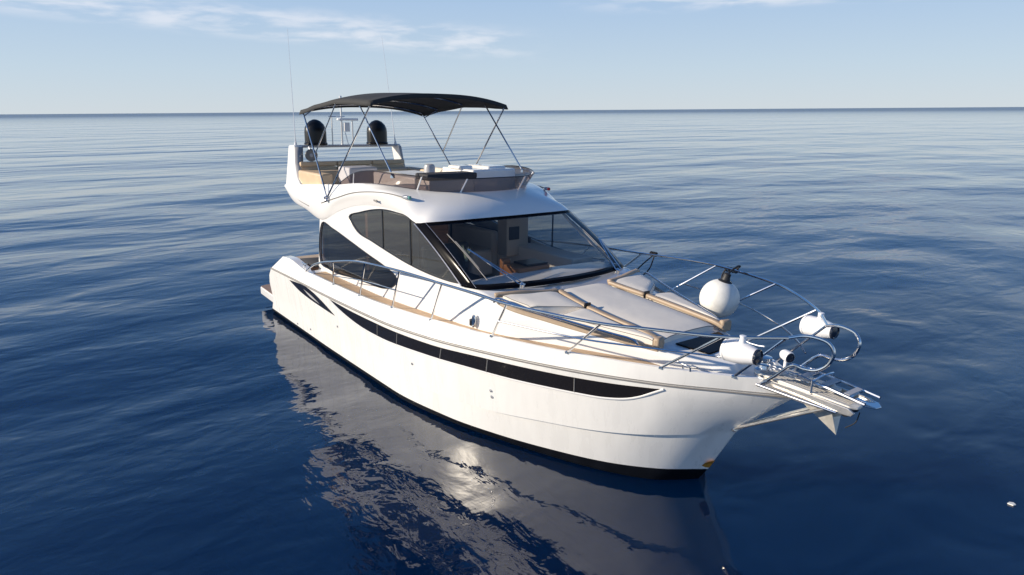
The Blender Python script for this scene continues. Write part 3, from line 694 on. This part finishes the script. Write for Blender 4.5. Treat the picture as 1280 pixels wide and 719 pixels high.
    w.build('steering_wheel', BLACK, yacht)
build_flybridge()

def build_arch():
    ar = empty('radar_arch'); ar.location = (0, 0, 0); ar.rotation_euler = (0, 0, 0); ar.parent = yacht
    for sg in (-1, 1):
        f = MB()
        ol = [(-5.6, 2.93), (-5.62, 3.4), (-5.645, 3.79), (-5.61, 3.83), (-5.31, 3.835), (-5.27, 3.79), (-5.17, 3.45), (-4.98, 3.18), (-4.55, 2.90)]
        if sg > 0: ol = ol[:6]+[(-5.25, 3.45), (-5.2, 3.18), (-5.12, 2.90)]
        o1 = [(x, sg*lerp(1.435, 1.29, (z-2.9)/.95), z) for x, z in ol]
        f.prism(o1, (0, -sg*(.19 if sg < 0 else .07), 0)); f.build('arch_fin', GEL, ar, bevel=.02)
        fe = [(-5.262, 3.79), (-5.162, 3.45), (-4.97, 3.18), (-4.54, 2.90)] if sg < 0 else [(-5.262, 3.79), (-5.242, 3.45), (-5.19, 3.18), (-5.11, 2.90)]
        e = MB(); e.grid([[(x+.006, sg*(lerp(1.435, 1.29, (z-2.9)/.95)-.008), z) for x, z in fe], [(x+.006, sg*(lerp(1.435, 1.29, (z-2.9)/.95)-(.185 if sg < 0 else .065)), z) for x, z in fe]]); e.build('fin_edge_shade', GREY_GEL, ar, solid=.006)  # grey strip paints the shade on the fin's bow-facing edge
        d = MB(); d.lathe((-5.42, sg*.75, 3.835), (0, 0, 1), [(0, .25), (.03, .255), (.05, .237), (.27, .237), (.36, .228), (.44, .19), (.51, .12), (.545, .045), (.55, .0)], 28)
        d.build('satellite_dome', DOME, ar)
        a = MB(); b_ = Vector((-5.4, sg*1.22, 3.83)); t = Vector((-5.74, sg*1.12, 6.28))
        a.tube([b_, b_.lerp(t, .05), b_.lerp(t, .06), b_.lerp(t, .5), t], [.017, .017, .009, .006, .003], 6); a.lathe(b_-Vector((0, 0, .03)), (0, 0, 1), [(0, .035), (.06, .03), (.1, .018)], 10)
        a.build('whip_antenna', PODW, ar)
    b_ = MB(); b_.box((-5.46, 0, 3.80), (.30, 2.56, .055)); b_.build('arch_beam', GREY_GEL, ar, bevel=.015)
    m_ = MB(); m_.tube([(-5.4, -.13, 3.82), (-5.4, -.13, 4.86)], .022, 8); m_.tube([(-5.4, .13, 3.82), (-5.4, .13, 4.36)], .018, 8); m_.tube([(-5.4, -.36, 3.82), (-5.4, -.36, 4.44)], .014, 8)
    m_.tube([(-5.4, .02, 3.82), (-5.4, -.05, 4.1)], .010, 6); m_.tube([(-5.4, -.44, 4.45), (-5.4, -.05, 4.45)], .011, 6); m_.build('light_mast', STEELD, ar)
    m_ = MB(); m_.box((-5.36, .0, 4.39), (.16, .46, .05)); m_.build('mast_platform', PODW, ar, bevel=.01)
    m_ = MB(); m_.box((-5.36, -.03, 4.22), (.08, .13, .2)); m_.build('horn_box', PODW, ar, bevel=.01)
    m_ = MB(); m_.lathe((-5.4, -.13, 4.84), (0, 0, 1), [(0, .03), (.06, .03), (.07, .01)], 10); m_.build('anchor_light', PODW, ar)
    s = MB(); s.lathe((-5.12, -.99, 3.62), (1, -.25, 0), [(-.12, .07), (-.05, .125), (.03, .135), (.05, .125), (.035, .10), (.0, .03)], 20); sp = s.build('loudspeaker', BLACK, ar)
    s = MB(); s.lathe((-5.07, -1.0, 3.62), (1, -.25, 0), [(-.01, .128), (.004, .128), (.01, .105), (-.02, .10)], 24); s.build('speaker_ring', SCRATCH, sp)
    s = MB(); s.lathe((-5.1, -.995, 3.62), (1, -.25, 0), [(-.01, .05), (.02, .04), (.03, .01)], 16); s.build('speaker_cone', GREY_GEL, sp)
    s = MB(); s.tube([(-5.15, -1.0, 3.74), (-5.2, -1.0, 3.79)], .02, 6); s.build('speaker_bracket', STEELD, ar)
build_arch()

# ------------------------------------------------------------------ bimini canopy
def build_bimini():
    bi = empty('bimini'); bi.location = (0, 0, 0); bi.rotation_euler = (0, 0, 0); bi.parent = yacht
    xs = fr(-4.45, -1.22, 26); ys = fr(-1.42, 1.42, 28)
    bows = [-4.42, -3.75, -2.75, -1.25]
    def cz(x, y):
        t = (x+4.45)/3.23; edge = 4.565 + .135*t + .11*math.sin(math.pi*min(1, max(0, t))**1.1)
        a = abs(y)/1.42; z = edge + .16*(1-a**2.4)
        d = min(abs(x-b_) for b_ in bows); z -= .022*min(1, d/.35)*(1-.4*a)     # cloth dips between the bows
        return z
    mb = MB(); rows = []
    for x in xs:
        r = [(x, -1.445, cz(x, 1.42)-.085)]+[(x, y, cz(x, y)) for y in ys]+[(x, 1.445, cz(x, 1.42)-.085)]; rows.append(r)
    f = [(rows[-1][i][0]+.03, p[1], p[2]-.075) for i, p in enumerate(rows[-1])]; a = [(p[0]-.03, p[1], p[2]-.075) for p in rows[0]]
    f[0] = (f[0][0], f[0][1], rows[-1][0][2]); f[-1] = (f[-1][0], f[-1][1], rows[-1][-1][2]); a[0] = (a[0][0], a[0][1], rows[0][0][2]); a[-1] = (a[-1][0], a[-1][1], rows[0][-1][2])
    mb.grid([a]+rows+[f]); mb.build('canopy', CANVAS, bi, solid=.012, sharp=60)
    for x in bows:
        s = MB(); s.tube([(x, y, cz(x, y)-.03) for y in ys], .016, 8); s.build('canopy_bow', STEEL, bi)
    for sg in (-1, 1):
        A = Vector((-2.95, sg*1.56, 2.93)); SA = Vector((-4.42, sg*1.39, 4.56)); SF = Vector((-1.25, sg*1.40, 4.66))
        for T, nm in ((SA, 'canopy_pole'), (SF, 'canopy_pole')):
            s = MB(); s.tube([A, T], .0165, 8); s.build(nm, STEEL, bi)
        s = MB(); s.tube([A.lerp(SA, .48), Vector((-2.75, sg*1.39, 4.66))], .013, 8); s.build('canopy_strut', STEEL, bi)
        s = MB(); s.tube([A.lerp(SA, .93), Vector((-3.75, sg*1.39, 4.6))], .012, 8); s.build('canopy_strut', STEEL, bi)
        s = MB(); s.tube([(-.62, sg*1.36, 3.50), (-1.87, sg*1.36, 4.72)], .014, 8); s.lathe((-.62, sg*1.36, 3.46), (0, 0, 1), [(0, .04), (.05, .035), (.07, .01)], 10); s.build('canopy_strut', STEEL, bi)
        s = MB(); s.lathe(A-Vector((0, 0, .05)), (0, sg*.6, .8), [(0, .06), (.03, .055), (.05, .03), (.08, .028)], 14); s.build('pole_foot', STEELD, bi)
    # port pole down to the aft coaming
build_bimini()

# ------------------------------------------------------------------ bow rail
TOP = [(-3.5, 1.85, 1.42), (-2.9, 1.92, 1.66), (-2.34, 1.95, 1.81), (-1.88, 1.95, 1.90), (-1.05, 1.95, 2.05), (-.55, 1.95, 2.105), (.67, 1.96, 2.19), (1.92, 1.98, 2.24), (2.79, 2.0, 2.28), (3.42, 2.0, 2.29), (4.65, 1.65, 2.29), (5.05, 1.40, 2.29), (5.66, .91, 2.27), (6.08, .38, 2.27)]
LOOP = [(6.08, .38, 2.27), (6.2, .32, 2.31), (6.32, .295, 2.32), (6.45, .27, 2.29), (6.505, .255, 2.20), (6.465, .262, 2.07), (6.36, .275, 1.98), (6.23, .275, 1.955), (6.1, .27, 1.955), (5.9, .26, 1.77), (5.71, .25, 1.60)]
BASES = [((-2.2, 1.82, 1.40), (-1.9, 1.95, 1.895)), ((-1.12, 1.80, 1.41), (-.55, 1.95, 2.10)), ((.03, 1.77, 1.45), (.67, 1.96, 2.19)), ((1.12, 1.69, 1.49), (1.92, 1.98, 2.24)), ((2.5, 1.56, 1.57), (3.42, 2.0, 2.29)), ((3.68, 1.25, 1.61), (4.65, 1.65, 2.29)), ((4.8, .80, 1.65), (5.66, .91, 2.27)), ((5.5, .40, 1.67), (6.06, .39, 2.26))]
def build_rails():
    for sg in (-1, 1):
        br = empty('bow_rail'); br.location = (0, 0, 0); br.rotation_euler = (0, 0, 0); br.parent = yacht
        S = lambda p: (p[0], sg*p[1], p[2])
        t = MB(); t.tube(cr_curve([S(p) for p in TOP], 8), .0185, 10); t.build('top_rail', STEEL, br)
        t = MB(); t.tube(cr_curve([S(p) for p in LOOP], 8), .0185, 10); t.build('pulpit_loop', STEEL, br)
        for b_, a in BASES:
            s = MB(); s.tube([S(b_), S(a)], .015, 8); s.lathe(S((b_[0], b_[1], b_[2]-.01)), (0, 0, 1), [(0, .032), (.02, .03), (.03, .017)], 12); s.build('stanchion', STEEL, br)
        t = MB(); t.tube(cr_curve([S(p) for p in [(2.97, 1.81, 1.94), (4.2, 1.47, 1.96), (5.25, .87, 1.97), (5.7, .52, 1.94), (5.88, .36, 1.90)]], 8), .011, 8); t.build('mid_rail', STEEL, br)
        t = MB(); t.tube(cr_curve([S(p) for p in [(-2.05, 1.885, 1.60), (-.8, 1.87, 1.74), (.38, 1.865, 1.82)]], 6), .009, 8); t.build('mid_rail', STEEL, br)
        g = MB(); g.tube(cr_curve([S(p) for p in [(2.42, 1.47, 2.01), (2.46, 1.46, 2.07), (2.9, 1.33, 2.02), (3.5, 1.115, 1.955), (4.1, .905, 1.90), (4.35, .81, 1.87), (4.42, .78, 1.82)]], 6), .015, 8); g.build('grab_rail', STEEL, yacht)
build_rails()

# ------------------------------------------------------------------ bow: sprit, ladder, cleats, windlass
def build_bow():
    sp = empty('bowsprit'); sp.location = (0, 0, 0); sp.rotation_euler = (0, 0, 0); sp.parent = yacht
    p = MB(); p.prism([(5.62, -.20, 1.70), (6.25, -.21, 1.68), (6.70, -.20, 1.655), (6.76, -.14, 1.65), (6.76, -.05, 1.65), (6.2, -.02, 1.68), (5.62, .0, 1.70)], (0, 0, .03))
    p.prism([(5.62, .20, 1.70), (6.2, .21, 1.68), (6.42, .2, 1.66), (6.42, .03, 1.66), (5.62, .005, 1.70)], (0, 0, .028)); p.build('sprit_plate', GALV, sp, bevel=.008)
    for sg in (-1, 1):
        b_ = MB(); b_.prism([(5.66, sg*.235, 1.58), (6.3, sg*.235, 1.565), (6.74, sg*.235, 1.60), (6.77, sg*.235, 1.64), (6.70, sg*.235, 1.675), (6.2, sg*.235, 1.695), (5.66, sg*.235, 1.70)], (0, -sg*.025, 0)); b_.build('sprit_cheek', CHEEK, sp, bevel=.006)
        t = MB(); t.tube([(5.72, sg*.30, 1.63), (6.2, sg*.285, 1.615), (6.6, sg*.25, 1.60)], .014, 8); t.build('sprit_tube', STEEL, sp)
        t = MB(); x = 5.35; t.tube([(x, sg*.07, .90), (6.45, sg*.20, 1.575)], .019, 10); t.lathe((x-.02, sg*.05, .89), (.85, sg*.1, .5), [(0, .045), (.03, .045), (.04, .025)], 12); t.build('sprit_strut', CHEEK, sp)
    for y in (-.155, -.11, -.065):
        g = MB(); g.tube([(5.66, y, 1.731), (6.25, y, 1.711), (6.68, y*.9, 1.687)], .004, 5); g.build('plank_groove', SCRATCH, sp)
    g = MB(); g.tube(cr_curve([(5.98, .215, 1.80), (5.9, .215, 1.78), (5.86, .2, 1.72)], 4), .016, 8); g.build('ladder_hinge', STEEL, sp)
    g = MB(); g.tube([(6.30, -.215, 1.70), (6.30, -.215, 1.83), (6.30, .0, 1.85), (6.30, .2, 1.83), (6.30, .215, 1.78)], .012, 8); g.build('chain_keeper', STEEL, sp)
    r = MB(); r.lathe((6.66, -.2, 1.615), (0, 1, 0), [(0, .05), (.1, .032), (.2, .05)], 14); r.build('anchor_roller', BLACK, sp)
    l_ = MB()
    for y in (-.10, .215): l_.tube([(5.98, y, 1.80), (6.4, y, 1.765), (6.80, y, 1.715)], .019, 8)
    for x, z in ((6.12, 1.785), (6.36, 1.767), (6.60, 1.74)): l_.box((x, .058, z), (.075, .31, .022), ry=.12)
    ld = l_.build('boarding_ladder', STEEL, sp)
    for x, z in ((6.12, 1.80), (6.36, 1.782), (6.60, 1.755)):
        s = MB(); s.box((x, .058, z), (.06, .27, .006), ry=.12); s.build('ladder_tread', GREY_GEL, sp)
    d = MB(); ol = [(6.60, .0, 1.645), (6.72, .02, 1.635), (6.83, .09, 1.625), (6.84, .18, 1.62), (6.78, .25, 1.63), (6.60, .25, 1.645)]; d.prism(ol, (0, 0, .015)); d.build('tip_plate', STEEL, sp, bevel=.004)
    # windlass, chain locker lid, cleats
    w = MB(); w.box((5.52, 0, 1.585), (.34, .30, .03)); w.build('locker_lid', GELM, yacht, bevel=.01)
    w = MB(); w.lathe((5.62, -.02, 1.56), (0, 0, 1), [(0, .10), (.08, .10), (.16, .10), (.18, .07), (.24, .055), (.27, .08), (.30, .08), (.31, .03)], 18); wl = w.build('windlass', STEEL, yacht)
    c = MB()
    for k in range(19):
        x = 5.68+.034*k; z = 1.772-.045*(k/18); ring_ = []
        for i in range(11):
            t = 2*math.pi*i/10; a_, b_2 = .026*math.cos(t), .014*math.sin(t)
            ring_.append((x+a_, -.02+(b_2 if k % 2 else 0), z+(0 if k % 2 else b_2)))
        c.tube(ring_, .006, 5, cap=False)
    c.build('anchor_chain', STEELD, yacht)
    for sg in (-1, 1):
        for x in (5.05, -3.9):
            y, z = gun(x); y -= .035 if x > 0 else .085; z -= .0
            c = MB()
            for dx in (-.05, .05): c.tube([(x+dx, sg*y, z), (x+dx, sg*y, z+.05)], .012, 8)
            c.tube([(x-.14, sg*y, z+.068), (x-.06, sg*y, z+.055), (x+.06, sg*y, z+.055), (x+.14, sg*y, z+.068)], .013, 8); c.build('cleat', STEEL, yacht)
        cc = Vector((2.02, sg*1.50, 1.66)); o = MB()
        o.prism([cc+Vector((.045*math.cos(t)+.012*math.sin(t), sg*.045, .10*math.sin(t))) for t in [2*math.pi*i/20 for i in range(20)]], (0, -sg*.03, 0)); o.build('fairlead', STEEL, yacht, bevel=.012)
        o = MB(); o.box(cc+Vector((-.055, sg*.03, -.03)), (.05, .05, .10)); o.build('fairlead_knob', BLACK, yacht, bevel=.012)
    # forward deck spotlight behind the pulpit
    s = MB(); s.lathe((5.86, .02, 1.93), (.9, -.35, -.1), [(-.08, .04), (-.05, .058), (.04, .064), (.055, .06)], 18); s.tube([(5.84, .02, 1.57), (5.85, .02, 1.87)], .02, 8); sl_ = s.build('deck_spotlight', PODW, yacht)
    s = MB(); s.lathe((5.91, 0.0, 1.925), (.9, -.35, -.1), [(0, .057), (.008, .052), (.01, .02)], 18); s.build('spotlight_lens', LENS, yacht)
build_bow()

# ------------------------------------------------------------------ loose things: fenders, rail pods, ropes, anchor, plant
def build_loose():
    O = Vector((4.02, 1.30, 1.72)); f = empty('ball_fender', O, 'large round white ball fender with black top eye on the far side rail', 'fender')
    c = Vector((4.02, 1.30, 2.0)) - O; ax = Vector((.18, .12, .97)).normalized()
    b_ = MB(); prof = []
    for i in range(25):
        t = math.pi*i/24; r = .275*math.sin(t); h = -.275*math.cos(t); prof.append((h, max(r, .002)))
    b_.lathe(c, ax, prof, 36); b_.build('fender_ball', FEND, f)
    k = MB(); k.lathe(c, ax, [(.245, .10), (.262, .10), (.285, .062), (.33, .05), (.37, .052), (.385, .03)], 20); k.build('fender_eye', RUB, f)
    # rope lashing it to the rail
    p0 = O+c+ax*.37; r = empty('fender_rope', p0, 'black rope tying the round ball fender to the far rail', 'rope')
    m_ = MB(); m_.tube(cr_curve([(0, 0, 0), (-.05, .28, .06), (-.15, .50, .02), (-.33, .655, -.085)], 6), .014, 6)
    for k2 in range(4): x = -.33-.05*k2; m_.tube([Vector((x+.026*math.cos(t)*.5, .68+.03*math.cos(t)+.0, -.1+.03*math.sin(t))) for t in [2*math.pi*i/12 for i in range(13)]], .012, 6, cap=False)
    m_.tube(cr_curve([(-.5, .68, -.08), (-.54, .64, -.2), (-.52, .6, -.3)], 6), .012, 6); m_.build('rope_strand', ROPE, r)
    p1 = (2.15, 2.02, 2.26); r = empty('rail_rope', p1, 'short black rope knotted on the far rail beside the windscreen', 'rope'); m_ = MB()
    for k2 in range(4): x = -.06+.035*k2; m_.tube([Vector((x, .03*math.cos(t), .03*math.sin(t))) for t in [2*math.pi*i/12 for i in range(13)]], .013, 6, cap=False)
    m_.tube(cr_curve([(0, -.02, -.02), (-.10, -.2, -.2), (-.22, -.34, -.42)], 6), .011, 6); m_.tube(cr_curve([(.03, -.02, -.02), (.02, -.12, -.24), (-.12, -.3, -.46)], 6), .011, 6); m_.build('rope_strand', ROPE, r)
    for sg, lab in ((-1, 'white bullet-shaped pod clamped under the near bow rail above the cleat'), (1, 'white bullet-shaped pod clamped to the far bow rail beside the pulpit loops')):
        base = Vector((5.80, sg*.76, 2.26)); pd = empty('rail_pod', base, lab, 'rail pod', 'bullet pods on the bow rail')
        c = Vector((.0, sg*-.005, -.155)); ax = Vector((1, sg*-.05*1, .015))
        b_ = MB(); b_.lathe(c, ax, [(-.20, .03), (-.197, .085), (-.185, .112), (-.165, .122), (-.155, .122), (-.15, .117), (-.142, .117), (-.138, .122), (-.05, .122), (.05, .112), (.13, .092), (.175, .08), (.18, .06)], 28); b_.build('pod_body', PODW, pd)
        l_ = MB(); l_.lathe(c, ax, [(.172, .084), (.192, .084), (.20, .076), (.19, .062), (.202, .02)], 24); l_.build('pod_lens', LENS, pd)
        k = MB(); k.lathe(c+Vector((0, 0, .10)), (0, 0, 1), [(0, .04), (.03, .035), (.085, .035), (.09, .02)], 14); k.build('pod_clamp', PODW, pd)
    # anchor hung under the sprit
    a0 = Vector((6.45, 0, 1.56)); an = empty('anchor', a0, 'scuffed plough anchor hanging under the bow roller platform', 'anchor')
    s = MB(); s.prism([(-.75, -.02, .02), (.12, -.02, .02), (.16, -.02, -.03), (.02, -.02, -.12), (-.06, -.02, -.10), (-.1, -.02, -.03), (-.75, -.02, -.03)], (0, .04, 0)); s.build('anchor_shank', GALV, an, bevel=.006)
    b_ = MB(); tip = Vector((.06, 0, -.31)); L1 = Vector((-.30, -.15, .0)); L2 = Vector((-.30, .15, .0)); mid = Vector((-.24, 0, -.13)); heel = Vector((.04, -.11, -.04)); heel2 = Vector((.04, .11, -.04)); up = Vector((-.04, 0, -.07))
    b_.face([L1, mid, tip]); b_.face([L1, tip, heel]); b_.face([L2, tip, mid]); b_.face([L2, heel2, tip]); b_.face([heel, tip, up]); b_.face([heel2, up, tip]); b_.face([L1, heel, up]); b_.face([L2, up, heel2]); b_.face([L1, up, mid]); b_.face([L2, mid, up])
    b_.build('anchor_fluke', GALV, an, sharp=10)
    t = MB(); t.tube(cr_curve([(.28, -.03, .03), (.26, -.05, -.08), (.18, -.08, -.16)], 5), .006, 6); t.build('anchor_lanyard', ROPE, an)
    # plant in the saloon window
    p0 = Vector((.35, -.55, 2.03)); pl = empty('potted_plant', p0, 'spiky grey green plant standing on the dash behind the windscreen', 'plant')
    k = MB(); k.lathe((0, 0, 0), (0, 0, 1), [(0, .05), (.10, .065), (.10, .05), (.09, .0)], 14); k.build('pot', GREYD, pl)
    k = MB()
    for i in range(11):
        a = 2*math.pi*i/11; r_ = .05+.05*random.random(); h = .2+.1*random.random()
        k.tube(cr_curve([(0, 0, .08), (r_*.5*math.cos(a), r_*.5*math.sin(a), .08+h*.6), (r_*math.cos(a), r_*math.sin(a), .08+h)], 4), [.014, .016, .016, .015, .013, .011, .008, .005, .002], 5)
    k.build('leaves', PLANT, pl)
    # mooring line dipping into the water at the stem, scrap afloat
    d = empty('floating_scrap', (0, 0, 0), 'tiny white scrap floating on the dark water at far right', 'litter', rot=False); d.location = (7.506, 2.437, .004)
    k = MB(); k.prism([(-.04, -.03, 0), (.02, -.03, 0), (.035, .01, 0), (.0, .04, 0), (-.035, .02, 0)], (0, 0, .012)); k.build('scrap', FEND, d)
build_loose()
